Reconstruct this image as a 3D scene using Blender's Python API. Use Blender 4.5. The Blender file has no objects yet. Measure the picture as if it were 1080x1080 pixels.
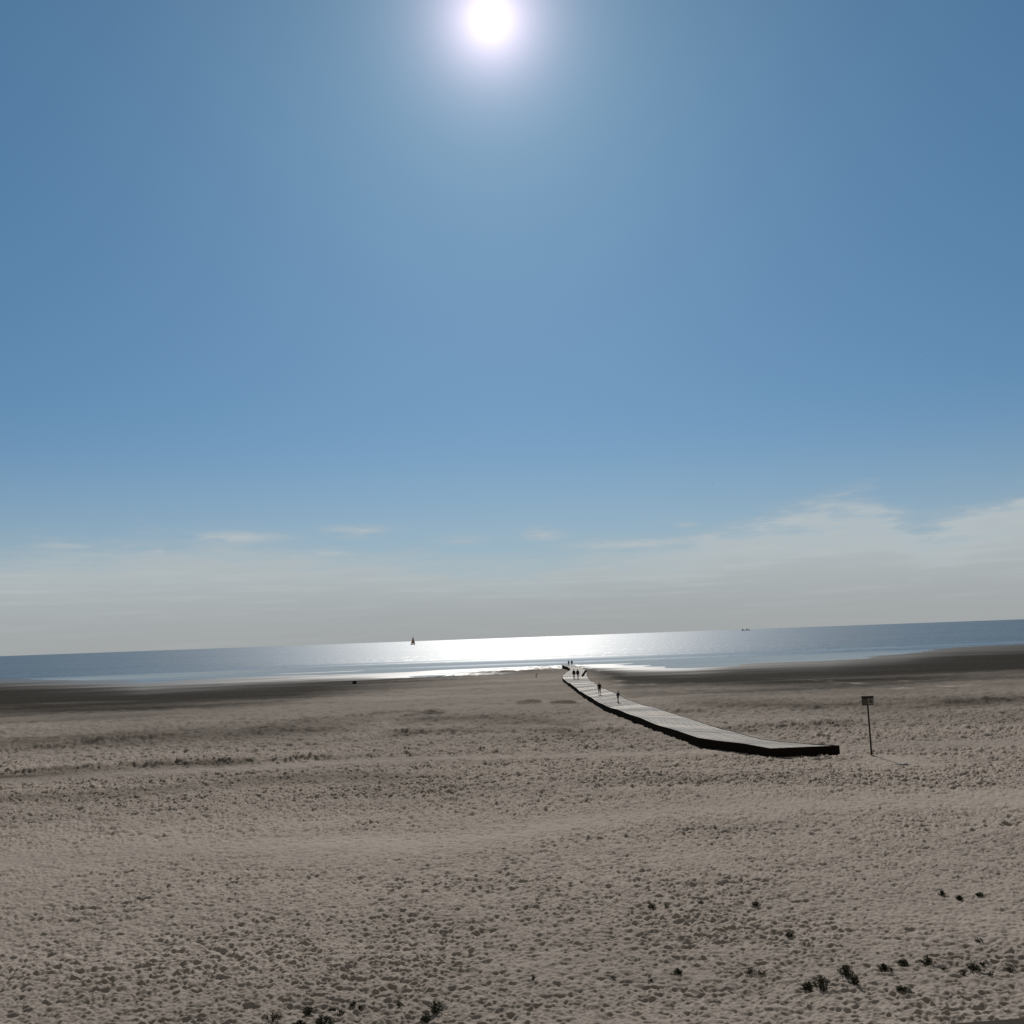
import bpy, bmesh, math, random
import numpy as np
from mathutils import Vector, Matrix

random.seed(7)
rng = np.random.default_rng(11)
scene = bpy.context.scene
C = scene.collection
PI = math.pi

# ------------------------------------------------------------------ camera
H = 8.5                        # eye height above the beach (top of the dune)
F = 1060.0                     # focal length in pixels of the 1080 px photograph
ROLL = math.atan(39.0 / 1080.0)
PITCH = math.atan(132.4 / F)
fwd = Vector((0, math.cos(PITCH), math.sin(PITCH)))
r0 = Vector((1, 0, 0))
u0 = r0.cross(fwd)
RIGHT = math.cos(ROLL) * r0 - math.sin(ROLL) * u0
UP = math.sin(ROLL) * r0 + math.cos(ROLL) * u0
EYE = Vector((0, 0, H))
cam_data = bpy.data.cameras.new('camera')
cam = bpy.data.objects.new('camera', cam_data)
C.objects.link(cam)
m = Matrix((RIGHT, UP, -fwd)).transposed().to_4x4()
m.translation = EYE
cam.matrix_world = m
cam_data.sensor_width = 36.0
cam_data.sensor_fit = 'HORIZONTAL'
cam_data.lens = 18.0 / (540.0 / F)
cam_data.clip_start = 0.05
cam_data.clip_end = 150000.0
scene.camera = cam


def ray(px, py):
    return (fwd * F + RIGHT * (px - 540.0) + UP * (540.0 - py)).normalized()


def at(px, py, z=0.0):
    d = ray(px, py)
    t = (z - H) / d.z
    return EYE + d * t


# ------------------------------------------------------------------ helpers
def mat(name):
    mt = bpy.data.materials.new(name)
    mt.use_nodes = True
    nt = mt.node_tree
    nt.nodes.clear()
    out = nt.nodes.new('ShaderNodeOutputMaterial')
    bs = nt.nodes.new('ShaderNodeBsdfPrincipled')
    nt.links.new(bs.outputs[0], out.inputs[0])
    return mt, nt, bs


class G:
    """tiny node-graph writer"""
    def __init__(self, nt):
        self.nt = nt

    def node(self, t, **kw):
        n = self.nt.nodes.new(t)
        for k, v in kw.items():
            setattr(n, k, v)
        return n

    def put(self, sock, v):
        if isinstance(v, bpy.types.NodeSocket):
            self.nt.links.new(v, sock)
        else:
            sock.default_value = v

    def m(self, op, a, b=None, c=None, clamp=False):
        n = self.node('ShaderNodeMath', operation=op, use_clamp=clamp)
        self.put(n.inputs[0], a)
        if b is not None:
            self.put(n.inputs[1], b)
        if c is not None:
            self.put(n.inputs[2], c)
        return n.outputs[0]

    def vm(self, op, a, b=None):
        n = self.node('ShaderNodeVectorMath', operation=op)
        self.put(n.inputs[0], a)
        if b is not None:
            self.put(n.inputs[1], b)
        return n.outputs['Value'] if op in ('DOT_PRODUCT', 'LENGTH') else n.outputs['Vector']

    def mixc(self, f, a, b, blend='MIX'):
        n = self.node('ShaderNodeMix', data_type='RGBA', blend_type=blend)
        self.put(n.inputs[0], f)
        self.put(n.inputs[6], a)
        self.put(n.inputs[7], b)
        return n.outputs[2]

    def smooth(self, x, lo, hi, a=0.0, b=1.0):
        n = self.node('ShaderNodeMapRange', interpolation_type='SMOOTHSTEP')
        self.put(n.inputs[0], x)
        n.inputs[1].default_value = lo
        n.inputs[2].default_value = hi
        n.inputs[3].default_value = a
        n.inputs[4].default_value = b
        return n.outputs[0]

    def noise(self, vec, scale=1.0, detail=4.0, rough=0.5, out='Fac'):
        n = self.node('ShaderNodeTexNoise')
        self.put(n.inputs['Vector'], vec)
        n.inputs['Scale'].default_value = scale
        n.inputs['Detail'].default_value = detail
        n.inputs['Roughness'].default_value = rough
        return n.outputs[0] if out == 'Fac' else n.outputs[1]

    def comb(self, x, y, z):
        n = self.node('ShaderNodeCombineXYZ')
        self.put(n.inputs[0], x)
        self.put(n.inputs[1], y)
        self.put(n.inputs[2], z)
        return n.outputs[0]

    def sep(self, v):
        n = self.node('ShaderNodeSeparateXYZ')
        self.put(n.inputs[0], v)
        return n.outputs

    def attr(self, name):
        n = self.node('ShaderNodeAttribute', attribute_name=name)
        return n.outputs['Fac']

    def gauss2(self, x, y, cx, cy, sx, sy):
        a = self.m('DIVIDE', self.m('SUBTRACT', x, cx), sx)
        b = self.m('DIVIDE', self.m('SUBTRACT', y, cy), sy)
        s = self.m('ADD', self.m('MULTIPLY', a, a), self.m('MULTIPLY', b, b))
        return self.m('EXPONENT', self.m('MULTIPLY', s, -1.0))


def plain(name, col, rough=0.7, spec=0.3, vary=0.25, scale=6.0, metallic=0.0):
    mt, nt, bs = mat(name)
    g = G(nt)
    tc = g.node('ShaderNodeTexCoord').outputs['Object']
    n = g.noise(tc, scale, 5.0, 0.6)
    lo = tuple(c * (1 - vary) for c in col) + (1,)
    hi = tuple(min(1, c * (1 + vary)) for c in col) + (1,)
    g.put(bs.inputs['Base Color'], g.mixc(g.smooth(n, 0.3, 0.7), lo, hi))
    bs.inputs['Roughness'].default_value = rough
    bs.inputs['Specular IOR Level'].default_value = spec
    bs.inputs['Metallic'].default_value = metallic
    return mt


def props(o, label=None, cat=None, group=None, kind=None):
    if label:
        o['label'] = label
    if cat:
        o['category'] = cat
    if group:
        o['group'] = group
    if kind:
        o['kind'] = kind
    return o


def empty(name, loc, rz=0.0):
    o = bpy.data.objects.new(name, None)
    o.empty_display_size = 0.2
    C.objects.link(o)
    o.location = loc
    o.rotation_euler = (0, 0, rz)
    return o


def link(name, me, material=None, parent=None, smooth=False):
    o = bpy.data.objects.new(name, me)
    if material:
        me.materials.append(material)
    C.objects.link(o)
    if parent:
        o.parent = parent
    if smooth:
        me.polygons.foreach_set('use_smooth', [True] * len(me.polygons))
    return o


def obj(name, bm, material=None, parent=None, smooth=False):
    me = bpy.data.meshes.new(name)
    bmesh.ops.recalc_face_normals(bm, faces=bm.faces[:])
    bm.to_mesh(me)
    bm.free()
    return link(name, me, material, parent, smooth)


def add_box(bm, c, s, rot=None, bevel=0.0):
    t = bmesh.new()
    bmesh.ops.create_cube(t, size=1.0)
    for v in t.verts:
        v.co = Vector((v.co.x * s[0], v.co.y * s[1], v.co.z * s[2]))
    if bevel:
        bmesh.ops.bevel(t, geom=t.edges[:], offset=bevel, segments=2, affect='EDGES', profile=0.6)
    for v in t.verts:
        if rot is not None:
            v.co = rot @ v.co
        v.co += Vector(c)
    tmp = bpy.data.meshes.new('tmp')
    t.to_mesh(tmp)
    t.free()
    bm.from_mesh(tmp)
    bpy.data.meshes.remove(tmp)


def add_tube(bm, pts, radii, seg=10, cap=True):
    pts = [Vector(p) for p in pts]
    rings = []
    for i, p in enumerate(pts):
        if i == 0:
            d = pts[1] - pts[0]
        elif i == len(pts) - 1:
            d = pts[-1] - pts[-2]
        else:
            d = pts[i + 1] - pts[i - 1]
        d.normalize()
        a = d.orthogonal().normalized() if abs(d.z) < 0.9 else d.cross(Vector((0, 1, 0))).normalized()
        b = d.cross(a)
        r = radii[i]
        rings.append([bm.verts.new(p + (a * math.cos(k * 2 * PI / seg) + b * math.sin(k * 2 * PI / seg)) * r) for k in range(seg)])
    for i in range(len(rings) - 1):
        for k in range(seg):
            bm.faces.new((rings[i][k], rings[i][(k + 1) % seg], rings[i + 1][(k + 1) % seg], rings[i + 1][k]))
    if cap:
        bm.faces.new(rings[0][::-1])
        bm.faces.new(rings[-1])


def add_ball(bm, c, r, seg=14, rings=10, jitter=0.0):
    t = bmesh.new()
    bmesh.ops.create_uvsphere(t, u_segments=seg, v_segments=rings, radius=1.0)
    for v in t.verts:
        k = 1 + random.uniform(-jitter, jitter)
        v.co = Vector((v.co.x * r[0] * k, v.co.y * r[1] * k, v.co.z * r[2] * k)) + Vector(c)
    tmp = bpy.data.meshes.new('tmp')
    t.to_mesh(tmp)
    t.free()
    bm.from_mesh(tmp)
    bpy.data.meshes.remove(tmp)


def lerp_tab(x, tab):
    xs = [t[0] for t in tab]
    ys = [t[1] for t in tab]
    return np.interp(x, xs, ys)


# ------------------------------------------------------------------ numpy noise
_tabs = {}


def vnoise(x, y, seed):
    if seed not in _tabs:
        _tabs[seed] = np.random.default_rng(seed + 1000).random((256, 256), dtype=np.float32)
    T = _tabs[seed]
    fx = np.floor(x)
    fy = np.floor(y)
    ix = fx.astype(np.int32) & 255
    iy = fy.astype(np.int32) & 255
    tx = (x - fx).astype(np.float32)
    ty = (y - fy).astype(np.float32)
    tx = tx * tx * (3 - 2 * tx)
    ty = ty * ty * (3 - 2 * ty)
    ix1 = (ix + 1) & 255
    iy1 = (iy + 1) & 255
    a = T[ix, iy]
    b = T[ix1, iy]
    c = T[ix, iy1]
    d = T[ix1, iy1]
    return (a + (b - a) * tx) * (1 - ty) + (c + (d - c) * tx) * ty


def fbm(x, y, seed, octv=4, gain=0.5):
    s = 0.0
    amp = 1.0
    tot = 0.0
    for o in range(octv):
        s = s + amp * (vnoise(x * 2 ** o + 17.3 * o, y * 2 ** o + 5.7 * o, seed + o) - 0.5)
        tot += amp
        amp *= gain
    return s / tot


def sstep(x, a, b):
    t = np.clip((x - a) / (b - a), 0, 1)
    return t * t * (3 - 2 * t)


# ------------------------------------------------------------------ the beach
SEA = -0.6
# distance of the wet line and of the water line for picture columns of the photograph
WET = [(-300, 158), (0, 158), (150, 152), (300, 166), (400, 205), (470, 236), (560, 285), (600, 285), (625, 220), (655, 168),
       (800, 150), (1000, 156), (1080, 162), (1400, 165)]
SHORE = [(-300, 470), (0, 420), (150, 300), (300, 325), (400, 312), (500, 311), (600, 318), (660, 292), (720, 270),
         (860, 266), (940, 300), (1000, 360), (1080, 385), (1400, 400)]


def column(x, y):
    return 540.0 + F * x / np.maximum(y, 1.0)


def poly_world(pts, z=0.0):
    return np.array([[at(px, py, z).x, at(px, py, z).y] for px, py in pts])


def poly_dist(x, y, poly):
    """distance in y (signed) of points from a polyline that runs across the view"""
    yy = np.interp(x, poly[:, 0], poly[:, 1])
    return y - yy


BAND_A = poly_world([(-120, 912), (0, 905), (120, 897), (250, 893), (400, 889), (480, 886), (600, 868), (720, 852), (900, 846), (1200, 838)])
BAND_B = poly_world([(-100, 826), (0, 822), (200, 811), (400, 802), (540, 797), (620, 795), (760, 792)])
RIDGES = [  # (polyline in the photograph, height, half width of steep side, half width of gentle side)
    (poly_world([(500, 742), (545, 741), (572, 740), (610, 740)]), 0.30, 0.8, 4.0),
    (poly_world([(-60, 818), (0, 815), (90, 810), (200, 803), (300, 800), (420, 796), (540, 793)]), 0.26, 0.7, 4.0),
    (poly_world([(300, 762), (360, 757), (420, 752), (470, 750)]), 0.32, 0.9, 5.0),
    (poly_world([(-60, 796), (0, 792), (120, 783), (260, 774), (380, 768)]), 0.30, 1.2, 6.0),
    (poly_world([(690, 749), (760, 752), (850, 746), (960, 742), (1100, 738)]), 0.22, 1.2, 6.0),
    (poly_world([(760, 766), (850, 764), (960, 757), (1100, 748)]), 0.20, 0.9, 4.0),
    (poly_world([(380, 776), (480, 773), (580, 770), (680, 772)]), 0.22, 1.0, 4.0),
    (poly_world([(600, 823), (760, 818), (900, 812), (1100, 806)]), 0.14, 0.9, 5.0),
]


DAMP_SHADE = [  # damp bands, and shaded faces of the sand ridges painted as dark patches
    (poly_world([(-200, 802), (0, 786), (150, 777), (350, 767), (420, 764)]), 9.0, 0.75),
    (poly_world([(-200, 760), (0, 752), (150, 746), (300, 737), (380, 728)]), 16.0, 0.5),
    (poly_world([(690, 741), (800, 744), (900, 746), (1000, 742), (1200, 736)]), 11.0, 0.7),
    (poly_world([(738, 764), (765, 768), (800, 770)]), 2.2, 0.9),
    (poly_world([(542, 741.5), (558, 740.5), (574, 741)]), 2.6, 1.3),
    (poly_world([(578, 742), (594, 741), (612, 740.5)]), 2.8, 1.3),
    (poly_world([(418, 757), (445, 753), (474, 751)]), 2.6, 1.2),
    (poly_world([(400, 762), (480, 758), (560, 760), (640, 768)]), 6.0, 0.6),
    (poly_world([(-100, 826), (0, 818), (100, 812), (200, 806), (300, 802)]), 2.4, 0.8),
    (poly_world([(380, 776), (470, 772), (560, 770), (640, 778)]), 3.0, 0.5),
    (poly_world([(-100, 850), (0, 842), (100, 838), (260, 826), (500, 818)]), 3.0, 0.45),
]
STREAKS = [poly_world(q) for q in (
    [(832, 713.5), (870, 716.5), (912, 718.5)], [(862, 718), (890, 719.5), (930, 720.5)], [(944, 719.5), (962, 717)], [(958, 716), (985, 717), (1012, 718.5)],
    [(698, 728), (730, 730), (764, 731.5)], [(640, 718), (660, 716.5), (676, 719)], [(640, 722.5), (670, 722), (705, 720.5)], [(610, 722), (640, 724)], [(900, 727), (960, 726), (1040, 722)])]


def macro(x, y):
    """large shapes of the beach: dune under the viewer, low ridges, fall to the sea"""
    x = np.asarray(x, dtype=np.float64)
    y = np.asarray(y, dtype=np.float64)
    z = 6.7 * (1 - sstep(y + 1.2 * fbm(x / 9.0, y / 9.0, 60, 2), 2.8, 17.0))
    flat = sstep(y, 15, 24)
    z = z + flat * 0.34 * fbm(x / 26.0, y / 9.0, 1, 3) * (1 - sstep(y, 150, 240) * 0.75)
    for i, (pl, h, a, b) in enumerate(RIDGES):
        wob = 1.6 * fbm(x / 6.0, y / 40.0, 20 + i, 3)
        d = poly_dist(x, y, pl) + wob
        prof = np.where(d < 0, np.exp(-(d / a) ** 2), np.exp(-(d / b) ** 2))
        mod = 0.25 + 1.1 * vnoise(x / 4.0 + 3.1 * i, y * 0 + i, 30 + i) * sstep(vnoise(x / 11.0, y * 0 + 7 * i, 40 + i), 0.2, 0.65)
        e0, e1 = pl[0, 0], pl[-1, 0]
        ends = sstep(x, e0, e0 + 2.5) * (1 - sstep(x, e1 - 2.5, e1))
        z = z + 1.5 * h * prof * mod * ends
    px = column(x, y)
    w = lerp_tab(px, WET)
    s = lerp_tab(px, SHORE)
    t = np.clip((y - w * 0.8) / np.maximum(s - w * 0.8, 20), 0, 4)
    z = z - sstep(y, 90, 130) * np.minimum(t, 1.0) * (0 - SEA)
    beyond = np.maximum(y - s, 0)
    z = z - 0.004 * beyond * (y > 100)
    # low tidal bars and pools along the waterline
    bars = fbm(x / 55.0, y / 14.0, 70, 3)
    z = z + sstep(y, 200, 260) * (1 - sstep(y, 480, 620)) * 0.22 * bars
    # the shallow pool in front of the spit
    pc = poly_world([(455, 713)], SEA)[0]
    z = z - 0.30 * np.exp(-(((x - pc[0]) / 13.0) ** 2 + ((y - pc[1]) / 9.0) ** 2))
    pc = poly_world([(735, 703)], SEA)[0]
    z = z - 0.16 * np.exp(-(((x - pc[0]) / 11.0) ** 2 + ((y - pc[1]) / 9.0) ** 2))
    back = sstep(-y, 0, 60)
    z = z * (1 - back * 0.25)
    return z


# footprint height map ------------------------------------------------------
CELL = 0.032
X0, X1, Y0, Y1 = -66.0, 66.0, 15.0, 92.0
NX = int((X1 - X0) / CELL)
NY = int((Y1 - Y0) / CELL)
hm = np.zeros((NX, NY), dtype=np.float32)


def stamp(cx, cy, ang, lx, ly, depth):
    r = 2.1 * max(lx, ly)
    i0 = int((cx - r - X0) / CELL)
    i1 = int((cx + r - X0) / CELL) + 1
    j0 = int((cy - r - Y0) / CELL)
    j1 = int((cy + r - Y0) / CELL) + 1
    if i0 < 0 or j0 < 0 or i1 >= NX or j1 >= NY:
        return
    xs = (X0 + np.arange(i0, i1) * CELL - cx)[:, None]
    ys = (Y0 + np.arange(j0, j1) * CELL - cy)[None, :]
    ca, sa = math.cos(ang), math.sin(ang)
    u = (xs * ca + ys * sa) / lx
    v = (-xs * sa + ys * ca) / ly
    rr = np.sqrt(u * u + v * v)
    pit = -np.exp(-(rr ** 3)) + 0.42 * np.exp(-((rr - 1.25) / 0.32) ** 2)
    hm[i0:i1, j0:j1] += (depth * pit).astype(np.float32)


def band_quiet(x, y):
    """0 where the sand is wind-smoothed, 1 where it is trodden"""
    qa = 1 - np.exp(-(poly_dist(x, y, BAND_A) / 2.6) ** 2) * 0.9
    qb = 1 - np.exp(-(poly_dist(x, y, BAND_B) / 2.2) ** 2) * 0.9
    return qa * qb


cnt = 240000
ty_ = np.sqrt(rng.random(cnt) * (88.0 ** 2 - 16.0 ** 2) + 16.0 ** 2)
tx_ = (rng.random(cnt) * 2 - 1) * ty_ * 0.66
dens = 0.30 + 1.3 * (fbm(tx_ / 7.0, ty_ / 7.0, 90, 3) + 0.42)
dens *= band_quiet(tx_, ty_)
keep = (rng.random(cnt) < dens) & (np.abs(tx_) < 64)
for cx, cy in zip(tx_[keep], ty_[keep]):
    k = random.random()
    if k < 0.75:
        stamp(cx, cy, random.uniform(0, PI), random.uniform(0.06, 0.14), random.uniform(0.045, 0.075), random.uniform(0.006, 0.032) * random.uniform(0.6, 1.25))
    else:
        stamp(cx, cy, random.uniform(0, PI), random.uniform(0.045, 0.08), random.uniform(0.04, 0.06), random.uniform(0.010, 0.03))
# walked trails: alternate steps along gently curving lines
for k in range(150):
    x = random.uniform(-50, 50)
    y = random.uniform(18, 85)
    a = random.choice([random.gauss(0, 0.35), random.gauss(PI / 2, 0.5), random.uniform(0, PI)])
    dp = random.uniform(0.02, 0.055)
    for s in range(random.randint(25, 90)):
        a += random.gauss(0, 0.05)
        x += math.cos(a) * 0.66
        y += math.sin(a) * 0.66
        side = 0.12 if s % 2 else -0.12
        stamp(x - math.sin(a) * side, y + math.cos(a) * side, a + random.gauss(0, 0.15), random.uniform(0.13, 0.16), random.uniform(0.07, 0.09), dp * random.uniform(0.8, 1.2))
for (px_, py_, sx_, sy_, n_) in ((548, 968, 1.2, 0.9, 60), (592, 968, 1.3, 0.9, 60), (20, 900, 1.8, 1.6, 50), (700, 885, 3.0, 1.0, 50), (560, 935, 4.0, 0.8, 60),
                                 (270, 985, 2.5, 0.8, 50), (120, 960, 1.5, 0.8, 35), (420, 1000, 2.0, 0.7, 40), (820, 862, 3.0, 1.2, 50), (985, 915, 3.0, 0.8, 40)):
    c_ = at(px_, py_)
    for _ in range(n_):
        stamp(c_.x + random.gauss(0, sx_), c_.y + random.gauss(0, sy_), random.uniform(0, PI), random.uniform(0.06, 0.13), random.uniform(0.05, 0.08), random.uniform(0.025, 0.055))
hm = np.clip(hm, -0.15, 0.10)


def sample_hm(x, y):
    fx = np.clip((x - X0) / CELL, 0, NX - 2.001)
    fy = np.clip((y - Y0) / CELL, 0, NY - 2.001)
    i = fx.astype(np.int32)
    j = fy.astype(np.int32)
    u = fx - i
    v = fy - j
    return (hm[i, j] * (1 - u) * (1 - v) + hm[i + 1, j] * u * (1 - v) + hm[i, j + 1] * (1 - u) * v + hm[i + 1, j + 1] * u * v)


# polar sheet, finest where the sand is near
rows = [0.6, 2.0, 3.5, 5.0, 6.5, 8.0, 9.5, 11.0, 12.5, 14.0, 15.2, 16.4, 17.5]
r = 18.2
while r < 700:
    rows.append(r)
    r += max(0.035, (0.46 if r < 58 else 0.24) * r * r / (F * H))
rows += [760, 900, 1300, 2500, 6000, 20000, 60000]
rows = np.array(rows)
dense = math.radians(34.0)
step = 0.78 / F
th = np.arange(-dense, dense, step)
coarse = np.radians(np.concatenate([np.arange(35, 60, 0.5), np.arange(60, 181, 5.0)]))
th = np.concatenate([-coarse[::-1][1:], th, coarse])     # one full turn, seam behind the viewer
nr, nth = len(rows), len(th)
R, TH = np.meshgrid(rows, th, indexing='ij')
VX = R * np.sin(TH)
VY = R * np.cos(TH)
VZ = macro(VX, VY)
inmap = (VX > X0 + 1) & (VX < X1 - 1) & (VY > Y0 + 1) & (VY < Y1 - 1)
fade = (1 - sstep(VY, 78, 90)) * sstep(VY, 15.5, 18)
calm = 1.0
# trampled flat beside the boardwalk
mid_l = np.array([[at(px_, py_, 0.2).x, at(px_, py_, 0.2).y] for px_, py_ in ((849, 792), (780, 784), (728, 768), (690, 757), (650, 742), (625, 727), (607, 716))])
xm = np.interp(VY, mid_l[:, 1], mid_l[:, 0])
calm = calm * (1 - 0.8 * np.exp(-((VX - xm) / 3.2) ** 4) * (VY > mid_l[0, 1] - 1.5) * (VY < 190))
sgn = at(919.6, 797)
calm = calm * (1 - 0.9 * np.exp(-((VX - sgn.x - 0.5) / 2.6) ** 2 - ((VY - sgn.y + 2.6) / 3.6) ** 2))
wx_ = 0.13 * fbm(VX / 0.30, VY / 0.30, 181, 2)
wy_ = 0.13 * fbm(VX / 0.30, VY / 0.30, 191, 2)
patch2 = np.clip(1.0 + 1.1 * fbm(VX / 5.0, VY / 3.6, 261, 4), 0.5, 1.5)
VZ += np.where(inmap, calm * patch2 * sample_hm(VX + wx_, VY + wy_) * fade * (1 + 1.3 * sstep(VY, 32, 62)), 0)
quiet = (0.25 + 0.75 * band_quiet(VX, VY)) * calm
n1 = fbm(VX / 0.55, VY / 0.55, 101, 3)
n0 = fbm(VX / 0.20, VY / 0.17, 105, 2)
near = 1 - sstep(VY, 34, 60)
patch = np.clip(0.95 + 1.1 * fbm(VX / 6.5, VY / 4.5, 251, 3) + 0.9 * fbm(VX / 1.9, VY / 1.5, 255, 2), 0.5, 1.5)
rdg = (0.55 + 0.45 * near) * np.abs(fbm(VX / 0.40, VY / 0.30, 201, 3)) + 0.6 * np.abs(fbm(VX / 0.22, VY / 0.17, 211, 2)) + 0.9 * (1 - near) * np.abs(fbm(VX / 0.36, VY / 0.55, 206, 2))
VZ += (0.07 * n1 + 0.06 * n0 - 0.24 * (rdg - 0.2)) * (1 - sstep(VY, 85, 110)) * sstep(VY, 2, 17) * quiet * patch * (1 + 1.0 * sstep(VY, 32, 58))
n2 = fbm(VX / 0.5, VY / 0.9, 111, 3)
VZ += 0.46 * n2 * sstep(VY, 48, 80) * (1 - sstep(VY, 110, 150)) * quiet
n3 = fbm(VX / 1.3, VY / 2.6, 121, 3)
lv = lerp_tab(column(VX, VY), WET)
VZ += 0.42 * n3 * sstep(VY, 85, 120) * (1 - sstep(VY, lv * 1.0, lv * 1.25))
# surface state: how wet, how filmy, how dark
w_ = lv * (1 + 0.34 * fbm(VX / 26.0, VY / 9.0, 131, 5))
wet = sstep(VY, w_ * 0.74, w_ * 1.20)
ab = VZ - SEA
s_ = lerp_tab(column(VX, VY), SHORE)
film = (1 - sstep(ab + 0.10 * fbm(VX / 18.0, VY / 6.0, 141, 4), 0.02, 0.40)) ** 1.5 * sstep(VY, 150, 220)
pxc = column(VX, VY)
fl = np.maximum(0.60 * sstep(pxc, 90, 220) * (1 - sstep(pxc, 500, 560)) * sstep(VY / s_, 0.70, 0.84),
                0.6 * sstep(pxc, 700, 780) * (1 - sstep(pxc, 930, 1060)) * sstep(VY / s_, 0.80, 0.95))
film = np.maximum(film, fl * sstep(fbm(VX / 22.0, VY / 5.0, 145, 4), -0.16, 0.12) * (VY > 150))
film = film * (1 - 0.55 * sstep(pxc, 700, 780))
tone = 0.5 + 0.9 * fbm(VX / 40.0, VY / 8.0, 151, 4) + 0.5 * fbm(VX / 9.0, VY / 3.0, 161, 3)
dampband = sstep(fbm(VX / 60.0, VY / 7.0, 171, 3), 0.02, 0.22) * sstep(VY, 70, 100)
damp_shade = np.zeros_like(VX)
for pl_, hw_, amt in DAMP_SHADE:
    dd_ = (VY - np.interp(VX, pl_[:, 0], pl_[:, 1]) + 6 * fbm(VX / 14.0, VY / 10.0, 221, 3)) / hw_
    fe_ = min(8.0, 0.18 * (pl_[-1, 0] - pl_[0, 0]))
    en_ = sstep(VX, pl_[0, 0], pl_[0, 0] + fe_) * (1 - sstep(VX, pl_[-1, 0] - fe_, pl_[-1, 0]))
    damp_shade = np.maximum(damp_shade, amt * np.exp(-dd_ ** 2) * en_ * (0.55 + 0.9 * vnoise(VX / 5.0, VY / 2.2, 231)))
pale = np.zeros_like(VX)
for pl_ in STREAKS:
    dd_ = (VY - np.interp(VX, pl_[:, 0], pl_[:, 1])) / 2.0
    en_ = sstep(VX, pl_[0, 0], pl_[0, 0] + 3) * (1 - sstep(VX, pl_[-1, 0] - 3, pl_[-1, 0]))
    pale = np.maximum(pale, np.exp(-dd_ ** 2) * en_ * sstep(vnoise(VX / 3.0, VY / 3.0, 241), 0.15, 0.6))
wet = wet * (1 - 0.75 * pale)
tone = np.clip(tone - 0.35 * dampband - 0.30 * sstep(VY, 70, 115), 0, 1)
tone = np.maximum(tone, pale)
damp_shade = np.clip(damp_shade, 0, 1)

verts = np.stack([VX, VY, VZ], axis=-1).reshape(-1, 3).astype(np.float32)
idx = np.arange(nr * nth, dtype=np.int32).reshape(nr, nth)
a = idx[:-1, :-1].ravel()
b = idx[1:, :-1].ravel()
c = idx[1:, 1:].ravel()
d = idx[:-1, 1:].ravel()
quads = np.stack([a, d, c, b], axis=-1)
beach_me = bpy.data.meshes.new('beach')
beach_me.vertices.add(len(verts))
beach_me.vertices.foreach_set('co', verts.ravel())
beach_me.loops.add(quads.size)
beach_me.loops.foreach_set('vertex_index', quads.ravel())
beach_me.polygons.add(len(quads))
beach_me.polygons.foreach_set('loop_start', np.arange(0, quads.size, 4, dtype=np.int32))
beach_me.polygons.foreach_set('use_smooth', np.ones(len(quads), dtype=bool))
beach_me.update(calc_edges=True)
for nm, arr in (('wet', wet), ('film', film), ('tone', tone), ('damp_shade', damp_shade)):
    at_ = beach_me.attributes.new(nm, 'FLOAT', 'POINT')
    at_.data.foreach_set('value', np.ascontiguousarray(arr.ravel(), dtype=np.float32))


def ground_z(x, y):
    xx = np.array([x])
    yy = np.array([y])
    z = macro(xx, yy)[0]
    if X0 + 1 < x < X1 - 1 and Y0 + 1 < y < Y1 - 1:
        z += sample_hm(xx, yy)[0] * (1 - sstep(yy, 78, 90)[0])
    return float(z)


def on_ground(px, py, lift=0.0):
    p = at(px, py, 0)
    for _ in range(6):
        p = at(px, py, ground_z(p.x, p.y) + lift)
    return Vector((p.x, p.y, ground_z(p.x, p.y)))


# sand material
M_sand, nt, bs = mat('beach_sand')
g = G(nt)
P = g.node('ShaderNodeTexCoord').outputs['Object']
wetA, filmA, toneA = g.attr('wet'), g.attr('film'), g.attr('tone')
DRY_D = (0.265, 0.233, 0.202, 1)
DRY_L = (0.420, 0.369, 0.320, 1)
fine = g.noise(P, 3.1, 6.0, 0.65)
dry = g.mixc(toneA, DRY_D, DRY_L)
dry = g.mixc(g.smooth(fine, 0.25, 0.75), g.mixc(1.0, dry, (0.86, 0.86, 0.86, 1), 'MULTIPLY'), dry)
grain = g.noise(P, 45.0, 3.0, 0.7)
dry = g.mixc(g.m('MULTIPLY', g.smooth(grain, 0.55, 0.8), 0.35), dry, (0.16, 0.135, 0.11, 1))
wetc = g.mixc(fine, (0.018, 0.016, 0.013, 1), (0.042, 0.037, 0.030, 1))
dry = g.mixc(g.attr('damp_shade'), dry, (0.105, 0.090, 0.075, 1))  # darkens damp sand and the painted shade of the ridges
base = g.mixc(wetA, dry, wetc)
g.put(bs.inputs['Base Color'], base)
g.put(bs.inputs['Roughness'], g.m('MULTIPLY_ADD', filmA, -0.55, 0.95))
g.put(bs.inputs['Specular IOR Level'], g.m('MULTIPLY_ADD', filmA, 0.26, 0.01))
bump1 = g.node('ShaderNodeBump')
bump1.inputs['Strength'].default_value = 0.55
bump1.inputs['Distance'].default_value = 0.05
hsum = g.m('ADD', g.m('MULTIPLY', g.noise(P, 7.0, 5.0, 0.6), 0.8), g.m('MULTIPLY', g.noise(P, 60.0, 2.0, 0.6), 0.10))
g.put(bump1.inputs['Height'], g.m('MULTIPLY', hsum, g.m('SUBTRACT', 1.0, filmA)))
g.put(bs.inputs['Normal'], bump1.outputs[0])
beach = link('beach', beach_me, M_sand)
props(beach, 'dry trodden sand falling to dark wet sand at the waterline', 'beach', kind='structure')

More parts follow.
